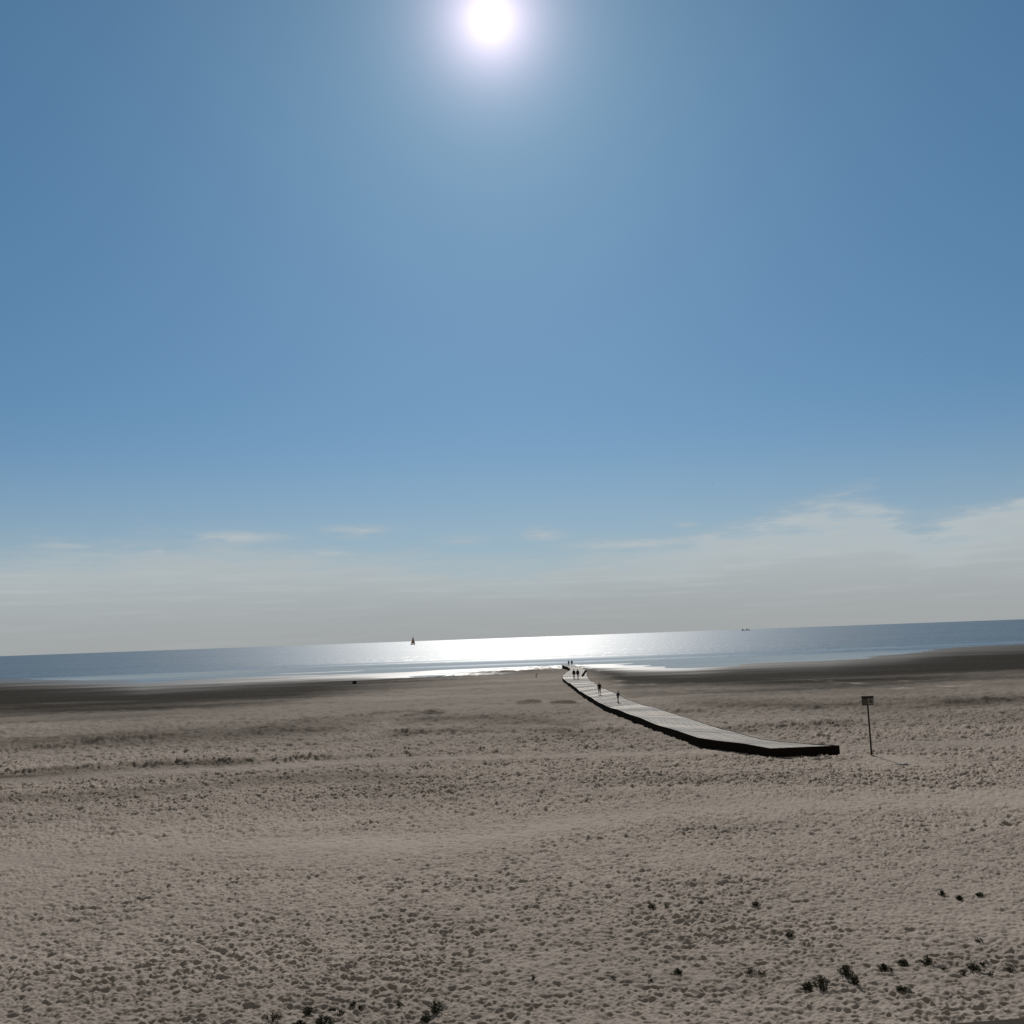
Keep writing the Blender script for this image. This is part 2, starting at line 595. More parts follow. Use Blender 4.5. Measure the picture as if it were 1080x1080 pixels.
# ------------------------------------------------------------------ the sea
srows = np.concatenate([np.array([140.0]), np.geomspace(180, 900, 60), np.geomspace(1000, 90000, 40)])
sth = np.radians(np.linspace(-85, 85, 240))
SR, ST = np.meshgrid(srows, sth, indexing='ij')
sv = np.stack([SR * np.sin(ST), SR * np.cos(ST), np.full_like(SR, SEA)], axis=-1).reshape(-1, 3)
sidx = np.arange(sv.shape[0]).reshape(SR.shape)
sq = np.stack([sidx[:-1, :-1].ravel(), sidx[:-1, 1:].ravel(), sidx[1:, 1:].ravel(), sidx[1:, :-1].ravel()], axis=-1)
sea_me = bpy.data.meshes.new('sea')
sea_me.from_pydata(sv.tolist(), [], sq.tolist())
M_sea, nt, bs = mat('sea_water')
g = G(nt)
P = g.node('ShaderNodeTexCoord').outputs['Object']
xyz = g.sep(P)
bs.inputs['Base Color'].default_value = (0.036, 0.066, 0.092, 1)
bs.inputs['IOR'].default_value = 1.333
bs.inputs['Specular IOR Level'].default_value = 0.34
# calm shallows near the sand, choppier water farther out, in wind streaks
streak = g.noise(g.vm('MULTIPLY', P, (0.0035, 0.022, 0.0)), 1.0, 4.0, 0.55)
rad = g.vm('LENGTH', P)
out_ = g.smooth(g.m('ADD', rad, g.m('MULTIPLY', g.m('SUBTRACT', streak, 0.5), 500.0)), 300.0, 520.0)
amp = g.m('MULTIPLY_ADD', out_, 0.33, 0.10)
streak2 = g.noise(g.vm('MULTIPLY', P, (0.0006, 0.0032, 0.0)), 1.0, 5.0, 0.6)
amp = g.m('MULTIPLY', amp, g.smooth(streak, 0.30, 0.62, 0.45, 1.2))
amp = g.m('MULTIPLY', amp, g.smooth(streak2, 0.40, 0.60, 0.30, 1.25))
streak3 = g.noise(g.vm('MULTIPLY', P, (0.018, 0.045, 0.0)), 1.0, 4.0, 0.65)
amp = g.m('MULTIPLY', amp, g.smooth(streak3, 0.38, 0.60, 0.30, 1.4))
wv = g.noise(g.vm('MULTIPLY', P, (0.30, 0.65, 0.0)), 1.0, 3.0, 0.6, out='Color')
wv = g.vm('SUBTRACT', wv, (0.5, 0.5, 0.5))
sc = g.node('ShaderNodeVectorMath', operation='SCALE')
g.put(sc.inputs[0], wv)
g.put(sc.inputs[3], g.m('MULTIPLY', amp, 1.6))
nv = g.vm('ADD', g.vm('MULTIPLY', sc.outputs[0], (1.0, 1.0, 0.0)), (0.0, 0.0, 1.0))
nv = g.vm('NORMALIZE', nv)
g.put(bs.inputs['Normal'], nv)
g.put(bs.inputs['Roughness'], g.m('MULTIPLY_ADD', out_, 0.20, 0.14))
sea = link('sea', sea_me, M_sea)
props(sea, 'calm sea glittering under the sun out to the horizon', 'sea', kind='structure')

# ------------------------------------------------------------------ sun and sky
SUN = ray(517, 20)
el = math.asin(SUN.z)
az = math.atan2(SUN.x, SUN.y)
sun_data = bpy.data.lights.new('sun', 'SUN')
sun_data.energy = 3.6
sun_data.angle = math.radians(0.53)
sun_data.color = (1.0, 0.95, 0.88)
sun = bpy.data.objects.new('sun', sun_data)
C.objects.link(sun)
sun.rotation_euler = SUN.to_track_quat('Z', 'Y').to_euler()

world = bpy.data.worlds.new('World')
scene.world = world
world.use_nodes = True
nt = world.node_tree
nt.nodes.clear()
g = G(nt)
wout = g.node('ShaderNodeOutputWorld')
bg = g.node('ShaderNodeBackground')
bg.inputs[1].default_value = 0.10
nt.links.new(bg.outputs[0], wout.inputs[0])
sky = g.node('ShaderNodeTexSky', sky_type='NISHITA')
sky.sun_disc = False
sky.sun_elevation = el
sky.sun_rotation = az
sky.altitude = 0
sky.air_density = 1.0
sky.dust_density = 0.2
sky.ozone_density = 2.0
D = g.vm('NORMALIZE', g.node('ShaderNodeTexCoord').outputs['Generated'])
dx, dy, dz = g.sep(D)
eld = g.m('MULTIPLY', g.m('ARCSINE', dz), 180 / PI)
azd = g.m('MULTIPLY', g.m('ARCTAN2', dx, dy), 180 / PI)
grade = g.mixc(g.smooth(eld, 6.0, 32.0), (0.315, 0.435, 0.520, 1), (0.365, 0.560, 0.610, 1))
skyc = g.mixc(1.0, sky.outputs[0], grade, 'MULTIPLY')
skyc = g.mixc(1.0, skyc, g.mixc(g.smooth(eld, 3.0, 11.0), (1.16, 1.0, 0.98, 1), (1.0, 1.0, 1.0, 1)), 'MULTIPLY')
# aureole of the sun in the haze
cosang = g.vm('DOT_PRODUCT', D, tuple(SUN))
ang = g.m('MULTIPLY', g.m('ARCCOSINE', g.m('MINIMUM', cosang, 1.0)), 180 / PI)
aur = g.m('MULTIPLY', g.m('EXPONENT', g.m('DIVIDE', ang, -1.6)), 16.5)
aurc = g.node('ShaderNodeVectorMath', operation='SCALE')
aurc.inputs[0].default_value = (1.0, 0.76, 0.86)
g.put(aurc.inputs[3], aur)
skyc = g.mixc(1.0, skyc, aurc.outputs[0], 'ADD')
# haze bank and thin clouds low over the sea
cv = g.comb(g.m('MULTIPLY', azd, 0.10), g.m('MULTIPLY', eld, 0.62), 0.0)
wrp = g.noise(cv, 1.3, 5.0, 0.6)
wrp2 = g.noise(g.comb(g.m('MULTIPLY', azd, 0.30), g.m('MULTIPLY', eld, 1.5), 3.7), 1.0, 6.0, 0.62)
top = g.node('ShaderNodeValToRGB')
ramp = top.color_ramp
ramp.interpolation = 'CARDINAL'
tops = [(-35, 5.6), (-27, 5.6), (-20, 6.0), (-15, 6.0), (-10, 5.4), (-5, 4.9), (0, 4.4), (3, 4.7), (4.5, 5.2), (8.6, 5.2), (11.7, 5.6), (14, 6.1), (18.8, 6.7), (20.2, 6.5), (22, 5.3), (23.5, 5.5), (27, 6.2), (35, 6.4)]
for i, (aa, tt) in enumerate(tops):
    e = ramp.elements[i] if i < 2 else ramp.elements.new((aa + 35) / 70)
for i, (aa, tt) in enumerate(tops):
    e = ramp.elements[i]
    e.position = (aa + 35) / 70
    e.color = (tt / 10,) * 3 + (1,)
g.put(top.inputs[0], g.m('DIVIDE', g.m('ADD', azd, 35.0), 70.0))
over = g.m('SUBTRACT', g.m('MULTIPLY', top.outputs[0], 10.0), eld)
over = g.m('ADD', over, g.m('MULTIPLY', g.m('SUBTRACT', wrp, 0.5), 3.0))
over = g.m('ADD', over, g.m('MULTIPLY', g.m('SUBTRACT', wrp2, 0.5), 2.6))
bank = g.smooth(over, -1.0, 2.3)
edge = g.m('MULTIPLY', g.smooth(over, -0.5, 0.9), g.smooth(over, 0.7, 3.2, 1.0, 0.0))
rightc = g.smooth(azd, 2.0, 14.0, 0.35, 1.0)
edge = g.m('MULTIPLY', edge, rightc)
wisps = None
for (wx, wy, sx, sy, k) in [(-9.1, 6.25, 1.9, 0.32, 0.95), (1.6, 5.75, 1.2, 0.42, 0.9), (-2.7, 5.65, 1.5, 0.3, 0.6), (-15.8, 6.0, 3.4, 0.36, 0.95), (-19.5, 5.35, 3.2, 0.3, 0.95), (-10.5, 5.0, 3.0, 0.28, 0.8), (-5.0, 4.5, 2.6, 0.25, 0.7), (-1.5, 3.4, 2.2, 0.22, 0.7), (7.0, 5.0, 4.5, 0.32, 0.95), (-25.0, 4.7, 3.5, 0.3, 0.7), (9.9, 5.9, 0.8, 0.22, 0.5), (-24, 5.6, 2.5, 0.26, 0.7)]:
    q = g.m('MULTIPLY', g.gauss2(azd, g.m('ADD', eld, g.m('MULTIPLY', azd, 0.0)), wx, wy, sx, sy), k)
    wisps = q if wisps is None else g.m('MAXIMUM', wisps, q)
wisps = g.m('MULTIPLY', wisps, g.smooth(wrp2, 0.30, 0.60))
bank = g.m('MAXIMUM', bank, g.m('MULTIPLY', g.smooth(over, -0.5, 1.0), g.m('MULTIPLY', rightc, g.smooth(wrp2, 0.3, 0.6, 0.35, 0.9))))
cov = g.m('MAXIMUM', g.m('MULTIPLY', bank, 0.95), g.m('MULTIPLY', wisps, 0.9))
low = g.smooth(eld, 0.0, 4.5)
bankc = g.mixc(low, (3.55, 3.75, 3.80, 1), (4.2, 4.65, 4.8, 1))
bankc = g.mixc(g.m('MULTIPLY', g.m('MAXIMUM', edge, wisps), 0.55), bankc, (5.2, 5.7, 5.85, 1))
strk = g.noise(g.comb(g.m('MULTIPLY', azd, 0.16), g.m('MULTIPLY', eld, 2.4), 9.1), 1.0, 5.0, 0.6)
bankc = g.mixc(g.m('MULTIPLY', g.smooth(strk, 0.45, 0.75), g.smooth(eld, 0.8, 3.5, 0.1, 0.5)), bankc, (5.0, 5.35, 5.4, 1))
# faint blue-grey haze veil reaching above the bank
veil = g.smooth(eld, 0.0, 13.0, 0.55, 0.0)
skyc = g.mixc(veil, skyc, (3.35, 4.25, 5.05, 1))
final = g.mixc(cov, skyc, bankc)
# added warm neutral fill colour in the unseen sky, behind and overhead
behind = g.m('MAXIMUM', g.smooth(dy, 0.25, -0.35), g.smooth(eld, 42.0, 75.0))
final = g.mixc(g.m('MULTIPLY', behind, g.smooth(wrp, 0.2, 0.5, 0.80, 0.95)), final, (1.75, 1.62, 1.38, 1))
g.put(bg.inputs[0], final)

# ------------------------------------------------------------------ boardwalk
M_plank, nt_, bs_ = mat('weathered_planks')
g = G(nt_)
P = g.node('ShaderNodeTexCoord').outputs['Object']
n = g.noise(P, 0.9, 4.0, 0.6)
n2_ = g.noise(P, 14.0, 4.0, 0.65)
info = g.node('ShaderNodeObjectInfo').outputs['Random']
pan = g.mixc(g.smooth(info, 0.3, 0.7), (0.37, 0.325, 0.27, 1), (0.335, 0.325, 0.31, 1))
col = g.mixc(g.smooth(n2_, 0.3, 0.7), g.mixc(1.0, pan, (0.78, 0.78, 0.78, 1), 'MULTIPLY'), pan)
col = g.mixc(g.m('MULTIPLY', g.attr('plank'), 0.42), col, (0.13, 0.115, 0.10, 1))
col = g.mixc(g.smooth(n, 0.45, 0.7, 0.0, 0.45), col, (0.33, 0.29, 0.24, 1))   # blown sand
g.put(bs_.inputs['Base Color'], col)
g.put(bs_.inputs['Roughness'], g.m('MULTIPLY_ADD', info, 0.25, 0.62))
bs_.inputs['Specular IOR Level'].default_value = 0.14
M_fascia = plain('shaded_fascia_boards', (0.016, 0.013, 0.010), 0.95, 0.02)  # backlit shade of the side boards put into a near-black colour
M_darkwood = plain('dark_stained_wood', (0.060, 0.050, 0.042), 0.8, 0.15)
M_rail = plain('weathered_rail_wood', (0.050, 0.044, 0.035), 0.95, 0.03, scale=9)

DECK = 0.56
LE = [(813, 790), (797, 787.3), (776.7, 784), (750, 781), (736, 778.5), (720, 773.3), (706, 768.5), (689.6, 762.6), (674.8, 757), (656.3, 751),
      (639.6, 744.4), (626.7, 738), (615.6, 731.3), (602.6, 722), (596, 717.5), (593.2, 714.3), (594.8, 711.2), (599.2, 708.2), (601.6, 706.0), (598, 703.4), (592.8, 701.4)]
RE = [(884.5, 787), (868, 786.5), (850, 785.2), (820, 782.4), (803, 780), (787, 776.5), (772, 772), (752, 765.5), (733, 759.8), (700.7, 750.4),
      (671, 741), (656, 735), (640, 727.5), (627, 720.6), (621.5, 716.6), (619.2, 713.5), (618.8, 710.6), (618.5, 708.0), (616.0, 705.6), (611, 703.2), (604.5, 701.4)]
le = [at(px, py, DECK) for px, py in LE]
re = [at(px, py, DECK) for px, py in RE]


def resample(poly, ts):
    """Catmull-like smooth resampling over the shared index parameter"""
    out = []
    nP = len(poly)
    for t in ts:
        s = t * (nP - 1)
        i = min(int(s), nP - 2)
        u = s - i
        p0, p1, p2, p3 = poly[max(i - 1, 0)], poly[i], poly[i + 1], poly[min(i + 2, nP - 1)]
        out.append(0.5 * ((2 * p1) + (p2 - p0) * u + (2 * p0 - 5 * p1 + 4 * p2 - p3) * u * u + (3 * p1 - p0 - 3 * p2 + p3) * u ** 3))
    return out


# stations about 3.4 m apart along the middle
ts_f = np.linspace(0, 1, 1200)
mid = [(a_ + b_) / 2 for a_, b_ in zip(resample(le, ts_f), resample(re, ts_f))]
acc = np.concatenate([[0], np.cumsum([(mid[i + 1] - mid[i]).length for i in range(len(mid) - 1)])])
NPAN = min(90, int(acc[-1] / 2.6))
ts = np.interp(np.linspace(0, acc[-1], NPAN + 1), acc, ts_f)
LS, RS = resample(le, ts), resample(re, ts)
zz = [0.05 * math.sin(i * 0.55) + 0.03 * math.sin(i * 1.3 + 1) for i in range(NPAN + 1)]
for i in range(NPAN + 1):
    if LS[i].x > RS[i].x:
        LS[i], RS[i] = RS[i], LS[i]
    LS[i].z += zz[i]
    RS[i].z += zz[i]
bw = empty('boardwalk', ((LS[0] + RS[0]) / 2 - Vector((0, 0, DECK))))
props(bw, 'long pale planked boardwalk with black side boards curving over the sand to the sea', 'boardwalk')
base = bw.location.copy()


def prism(bm, q, th):
    top_ = [bm.verts.new(p) for p in q]
    bot = [bm.verts.new(p - Vector((0, 0, th))) for p in q]
    bm.faces.new(top_)
    bm.faces.new(bot[::-1])
    for k in range(4):
        bm.faces.new((top_[k], bot[k], bot[(k + 1) % 4], top_[(k + 1) % 4]))


NPL = 10
for i in range(NPAN):
    bm = bmesh.new()
    l0, l1, q0, q1 = LS[i] - base, LS[i + 1] - base, RS[i] - base, RS[i + 1] - base
    tz = [random.uniform(-0.02, 0.02) for _ in range(2)]
    for k in range(NPL):
        u0_, u1_ = (k + 0.06) / NPL, (k + 0.94) / NPL
        j = random.uniform(-0.004, 0.004)
        e0, e1 = 0.006, 0.994
        A, B_ = l0.lerp(q0, u0_), l0.lerp(q0, u1_)
        C_, D_ = l1.lerp(q1, u1_), l1.lerp(q1, u0_)
        q = [A.lerp(D_, e0), B_.lerp(C_, e0), B_.lerp(C_, e1), A.lerp(D_, e1)]
        q = [Vector((p.x, p.y, p.z + j + tz[0 if w < 2 else 1])) for w, p in enumerate(q)]
        prism(bm, q, 0.04)
    po = obj('deck_panel', bm, M_plank, bw)
    pa = po.data.attributes.new('plank', 'FLOAT', 'POINT')
    pa.data.foreach_set('value', np.repeat(rng.random(NPL) ** 1.5, 8).astype(np.float32))


def fascia(line, side):
    bm = bmesh.new()
    prev = None
    for i, p in enumerate(line):
        dvec = (line[min(i + 1, len(line) - 1)] - line[max(i - 1, 0)])
        nrm = Vector((dvec.y, -dvec.x, 0)).normalized() * side
        gz = min(ground_z(p.x, p.y), 0.25) - 0.35
        o_ = p + nrm * 0.035
        i_ = p - nrm * 0.0
        ring = [Vector((i_.x, i_.y, p.z + 0.022)), Vector((o_.x, o_.y, p.z + 0.022)), Vector((o_.x, o_.y, gz)), Vector((i_.x, i_.y, gz))]
        ring = [bm.verts.new(v - base) for v in ring]
        if prev:
            for k in range(4):
                bm.faces.new((prev[k], prev[(k + 1) % 4], ring[(k + 1) % 4], ring[k]))
        else:
            bm.faces.new(ring)
        prev = ring
    bm.faces.new(prev[::-1])
    return obj('side_board', bm, M_fascia, bw)


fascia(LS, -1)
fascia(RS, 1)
for (A, B_, sgn) in ((LS[0], RS[0], -1), (LS[-1], RS[-1], 1)):
    bm = bmesh.new()
    dr = (B_ - A).normalized()
    nr_ = Vector((dr.y, -dr.x, 0)) * (-sgn)
    A2, B2 = A - dr * 0.04 + nr_ * 0.003, B_ + dr * 0.04 + nr_ * 0.003
    q = [A2, B2, B2 + nr_ * 0.04, A2 + nr_ * 0.04]
    prism(bm, [p - base + Vector((0, 0, 0.025)) for p in q], 1.0)
    obj('end_board', bm, M_fascia, bw)


def deck_point(px, py):
    """a point on the deck surface seen at that place in the photograph"""
    p = at(px, py, DECK)
    best = min(range(NPAN + 1), key=lambda i: ((LS[i] + RS[i]) / 2 - p).length)
    return at(px, py, LS[best].z - 0.0)


# ------------------------------------------------------------------ notice sign
M_black = plain('black_painted_metal', (0.022, 0.021, 0.020), 0.6, 0.3)
M_grey = plain('grey_notice_sheet', (0.085, 0.082, 0.076), 0.8, 0.1, vary=0.1)
M_pale = plain('pale_notice_sheet', (0.19, 0.185, 0.175), 0.7, 0.1, vary=0.12)
M_signpic = plain('faded_notice_print', (0.07, 0.066, 0.06), 0.8, 0.1)
sp = on_ground(919.6, 797)
px_m = F / sp.y
sign = empty('beach_sign', sp, math.radians(-4))
props(sign, 'square beach notice board on a tall thin dark post beside the boardwalk end', 'sign')
hgt = 59.5 / px_m * 1.02
bwid, bht = 12.0 / px_m, 9.6 / px_m
bm = bmesh.new()
add_tube(bm, [(0, 0.06, -0.6), (0, 0.06, hgt - bht * 0.5), (0, 0.06, hgt - 0.10)], [0.060, 0.055, 0.05], 14)
obj('post', bm, M_black, sign, True)
bm = bmesh.new()
add_box(bm, (0, 0, hgt - bht / 2 - 0.03), (bwid, 0.035, bht - 0.06), bevel=0.006)
bd = obj('board', bm, M_black, sign)
bm = bmesh.new()
add_box(bm, (0, -0.03, hgt - 0.05), (bwid + 0.03, 0.11, 0.10), bevel=0.01)
obj('top_rail', bm, M_black, sign)
bm = bmesh.new()
add_box(bm, (-bwid * 0.25, -0.0215, hgt - bht / 2 - 0.06), (bwid * 0.42, 0.006, bht - 0.24))
obj('notice', bm, M_grey, bd)['label'] = 'darker blank left notice'
bm = bmesh.new()
add_box(bm, (bwid * 0.22, -0.0215, hgt - bht / 2 - 0.06), (bwid * 0.48, 0.006, bht - 0.22))
nb = obj('notice', bm, M_pale, bd)
nb['label'] = 'paler right notice with a faded picture'
bm = bmesh.new()
for (ox, oz, rw, rh) in ((0.02, 0.04, 0.07, 0.05), (-0.03, -0.03, 0.05, 0.04), (0.06, -0.06, 0.05, 0.05), (0.0, -0.10, 0.09, 0.02)):
    add_ball(bm, (bwid * 0.22 + ox, -0.026, hgt - bht / 2 - 0.04 + oz), (rw, 0.003, rh), 10, 6, 0.05)
obj('notice_picture', bm, M_signpic, bd)
for s_ in (-1, 1):
    bm = bmesh.new()
    add_box(bm, (s_ * 0.0, 0.045, hgt - bht / 2 + s_ * bht * 0.25), (0.18, 0.06, 0.04), bevel=0.005)
    obj('clamp', bm, M_black, sign)

# ------------------------------------------------------------------ people
M_skin = plain('skin', (0.42, 0.27, 0.19), 0.6, 0.35, vary=0.08)
M_hair_d = plain('dark_hair', (0.03, 0.022, 0.017), 0.6, 0.3)
M_hair_b = plain('fair_hair', (0.20, 0.14, 0.07), 0.6, 0.3)
M_cloth = {k: plain(k, c_, 0.85, 0.15, vary=0.15, scale=20) for k, c_ in {
    'black_cloth': (0.022, 0.022, 0.025), 'navy_cloth': (0.028, 0.033, 0.055), 'charcoal_cloth': (0.045, 0.045, 0.048),
    'blue_denim': (0.10, 0.125, 0.17), 'beige_cloth': (0.30, 0.25, 0.19), 'brown_cloth': (0.09, 0.06, 0.042), 'shoe': (0.04, 0.038, 0.036)}.items()}


def skin_mesh(chains, sub=1):
    """one continuous surface grown from a skeleton of (point, radius) chains that share joints"""
    vs, es, rad_, key = [], [], [], {}
    for ch in chains:
        last = None
        for p, rr in ch:
            k = tuple(round(c_, 4) for c_ in p)
            if k not in key:
                key[k] = len(vs)
                vs.append(p)
                rad_.append(rr)
            i = key[k]
            if last is not None and last != i:
                es.append((last, i))
            last = i
    me = bpy.data.meshes.new('skeleton')
    me.from_pydata(vs, es, [])
    o = bpy.data.objects.new('skeleton', me)
    C.objects.link(o)
    o.modifiers.new('Skin', 'SKIN')
    if not me.skin_vertices:
        me.skin_vertices.new()
    for i, sv_ in enumerate(me.skin_vertices[0].data):
        rr = rad_[i]
        sv_.radius = rr if isinstance(rr, tuple) else (rr, rr)
        sv_.use_root = (i == 0)
    sb = o.modifiers.new('Sub', 'SUBSURF')
    sb.levels = sub
    sb.render_levels = sub
    dg = bpy.context.evaluated_depsgraph_get()
    dg.update()
    res = bpy.data.meshes.new_from_object(o.evaluated_get(dg))
    bpy.data.objects.remove(o)
    bpy.data.meshes.remove(me)
    return res


def limb(root, knee_fwd, ankle_fwd, up, low, x):
    k = Vector((x, root.y + math.sin(knee_fwd) * up, root.z - math.cos(knee_fwd) * up))
    a_ = Vector((x, k.y + math.sin(ankle_fwd) * low, k.z - math.cos(ankle_fwd) * low))
    return k, a_


def person(label, loc, rz, h, top_m, leg_m, hair_m, stride=0.0, arms=(0.12, 0.12), group=None, coat=False, lean=0.0, bare_legs=False, long_hair=False):
    root = empty('person', loc, rz)
    props(root, label, 'person', group)
    s = h / 1.75
    # facing +y; joints of a 1.75 m adult
    hipz = 0.93
    pel = Vector((0, 0, hipz))
    kL, aL = limb(Vector((0.095, 0, hipz - 0.06)), stride * 0.9, stride * 0.6 - 0.05, 0.42, 0.42, 0.10)
    kR, aR = limb(Vector((-0.095, 0, hipz - 0.06)), -stride * 0.5, -stride * 1.2, 0.42, 0.42, -0.10)
    low = min(aL.z, aR.z)
    dzz = 0.07 - low
    def up_(v):
        return Vector((v.x, v.y, v.z + dzz))
    pel, kL, aL, kR, aR = [up_(v) for v in (pel, kL, aL, kR, aR)]
    hL, hR = Vector((0.095, 0, pel.z - 0.06)), Vector((-0.095, 0, pel.z - 0.06))
    def ln(x, y, z):   # lean of the upper body
        return Vector((x, y + lean * (z - 0.95), z + dzz))
    waist, chest, neck = ln(0, 0, 1.08), ln(0, 0.01, 1.33), ln(0, 0, 1.50)
    chin = ln(0, 0.015, 1.56)
    sL, sR = ln(0.185, 0, 1.43), ln(-0.185, 0, 1.43)
    def arm(sh, sx, sw):
        e = sh + Vector((sx * 0.05, -math.sin(sw) * 0.29 * (1 if sx > 0 else -1), -0.29))
        w_a = e + Vector((sx * 0.015, 0.07 - math.sin(sw) * 0.12 * (1 if sx > 0 else -1), -0.245))
        p_a = w_a + Vector((sx * 0.003, 0.02, -0.075))
        return e, w_a, p_a
    eL, wL, pL = arm(sL, 1, arms[0])
    eR, wR, pR = arm(sR, -1, arms[1])
    T = lambda v: tuple(c_ * s for c_ in v)
    R_ = lambda *r_: tuple(q * s for q in r_) if len(r_) > 1 else r_[0] * s
    foot = lambda a_: (a_ + Vector((0, 0.05, -0.035)), a_ + Vector((0, 0.15, -0.045)))
    fL, fR = foot(aL), foot(aR)
    ch = [
        [(T(pel), R_(0.15, 0.105)), (T(waist), R_(0.135, 0.095)), (T(chest), R_(0.155, 0.11)), (T(neck), R_(0.055, 0.055)), (T(chin), R_(0.052, 0.056))],
        [(T(pel), R_(0.15, 0.105)), (T(hL), R_(0.085)), (T(kL), R_(0.056)), (T(aL), R_(0.038)), (T(fL[0]), R_(0.04)), (T(fL[1]), R_(0.03))],
        [(T(pel), R_(0.15, 0.105)), (T(hR), R_(0.085)), (T(kR), R_(0.056)), (T(aR), R_(0.038)), (T(fR[0]), R_(0.04)), (T(fR[1]), R_(0.03))],
        [(T(chest), R_(0.155, 0.11)), (T(sL), R_(0.062)), (T(eL), R_(0.042)), (T(wL), R_(0.028)), (T(pL), R_(0.036, 0.02))],
        [(T(chest), R_(0.155, 0.11)), (T(sR), R_(0.062)), (T(eR), R_(0.042)), (T(wR), R_(0.028)), (T(pR), R_(0.036, 0.02))],
    ]
    me = skin_mesh(ch)
    bm = bmesh.new()
    bm.from_mesh(me)
    bpy.data.meshes.remove(me)
    hc = ln(0, 0.03, 1.655)
    add_ball(bm, T(hc), R_(0.073, 0.092, 0.112), 18, 14)
    add_ball(bm, T(hc + Vector((0, 0.03, -0.055))), R_(0.052, 0.065, 0.058), 14, 10)      # jaw
    add_ball(bm, T(hc + Vector((0, 0.095, -0.018))), R_(0.014, 0.022, 0.024), 8, 6)        # nose
    for q in (-1, 1):
        add_ball(bm, T(hc + Vector((q * 0.074, -0.005, -0.01))), R_(0.012, 0.02, 0.032), 8, 6)   # ears
        add_ball(bm, T(hc + Vector((q * 0.03, 0.083, 0.008))), R_(0.014, 0.010, 0.009), 8, 6)    # eyelids
    add_ball(bm, T(hc + Vector((0, 0.090, -0.058))), R_(0.024, 0.010, 0.009), 8, 6)         # lips
    for pal, sx in ((pL, 1), (pR, -1)):                                                     # five slightly curled fingers
        for f in range(4):
            y0 = 0.027 - f * 0.018
            Lf = (0.040, 0.046, 0.042, 0.033)[f]
            b0 = pal + Vector((0, y0, -0.02))
            b1 = b0 + Vector((-sx * 0.004, 0.002, -Lf))
            b2 = b1 + Vector((-sx * 0.014, 0.001, -Lf * 0.75))
            add_tube(bm, [T(b0), T(b1), T(b2)], [R_(0.0095), R_(0.0085), R_(0.0065)], 6)
        b0 = pal + Vector((-sx * 0.004, 0.03, 0.03))
        add_tube(bm, [T(b0), T(b0 + Vector((-sx * 0.008, 0.028, -0.03))), T(b0 + Vector((-sx * 0.014, 0.034, -0.058)))], [R_(0.012), R_(0.010), R_(0.008)], 6)
    obj('body', bm, M_skin, root, True)
    # hair
    bm = bmesh.new()
    add_ball(bm, T(hc + Vector((0, -0.016, 0.022))), R_(0.083, 0.098, 0.105), 16, 12)
    if long_hair:
        add_ball(bm, T(hc + Vector((0, -0.06, -0.10))), R_(0.075, 0.045, 0.14), 14, 10)
    # keep hair off the face
    for v in list(bm.verts):
        if v.co.y > s * (hc.y + 0.045) and v.co.z < s * (hc.z + 0.06):
            v.co.y = s * (hc.y + 0.045)
    obj('hair', bm, hair_m, root, True)
    # jacket or jumper
    hem = pel + Vector((0, 0, -0.12 if coat else 0.0))
    k_ = 1.42 if coat else 1.2
    ch = [
        [(T(waist), R_(0.15 * k_, 0.115 * k_)), (T(chest), R_(0.172 * k_, 0.128 * k_)), (T(neck + Vector((0, 0, -0.015))), R_(0.072, 0.072))],
        [(T(waist), R_(0.15 * k_, 0.115 * k_)), (T(hem), R_(0.175 * k_, 0.135 * k_))],
        [(T(chest), R_(0.172 * k_, 0.128 * k_)), (T(sL), R_(0.074 * k_)), (T(eL), R_(0.056 * k_)), (T(wL), R_(0.043))],
        [(T(chest), R_(0.172 * k_, 0.128 * k_)), (T(sR), R_(0.074 * k_)), (T(eR), R_(0.056 * k_)), (T(wR), R_(0.043))],
    ]
    link('jacket' if coat else 'jumper', skin_mesh(ch), top_m, root, True)
    endL, endR = (aL + Vector((0, 0, 0.02)), aR + Vector((0, 0, 0.02)))
    if bare_legs:
        endL, endR = kL + (aL - kL) * 0.08, kR + (aR - kR) * 0.08
    ch = [
        [(T(pel), R_(0.158, 0.118)), (T(pel + Vector((0, 0, 0.09))), R_(0.148, 0.108))],
        [(T(pel), R_(0.158, 0.118)), (T(hL), R_(0.10)), (T(kL), R_(0.072)), (T(endL), R_(0.058))],
        [(T(pel), R_(0.158, 0.118)), (T(hR), R_(0.10)), (T(kR), R_(0.072)), (T(endR), R_(0.058))],
    ]
    link('shorts' if bare_legs else 'trousers', skin_mesh(ch), leg_m, root, True)
    for a_ in (aL, aR):
        bm = bmesh.new()
        add_ball(bm, T(a_ + Vector((0, 0.055, -0.03))), R_(0.05, 0.135, 0.042), 12, 8)
        for v in bm.verts:
            v.co.z = max(v.co.z, s * (a_.z - 0.068))
        obj('shoe', bm, M_cloth['shoe'], root, True)
    return root


def person_at(px, py, sand=False, **kw):
    p = on_ground(px, py) if sand else deck_point(px, py)
    return person(loc=p, **kw)


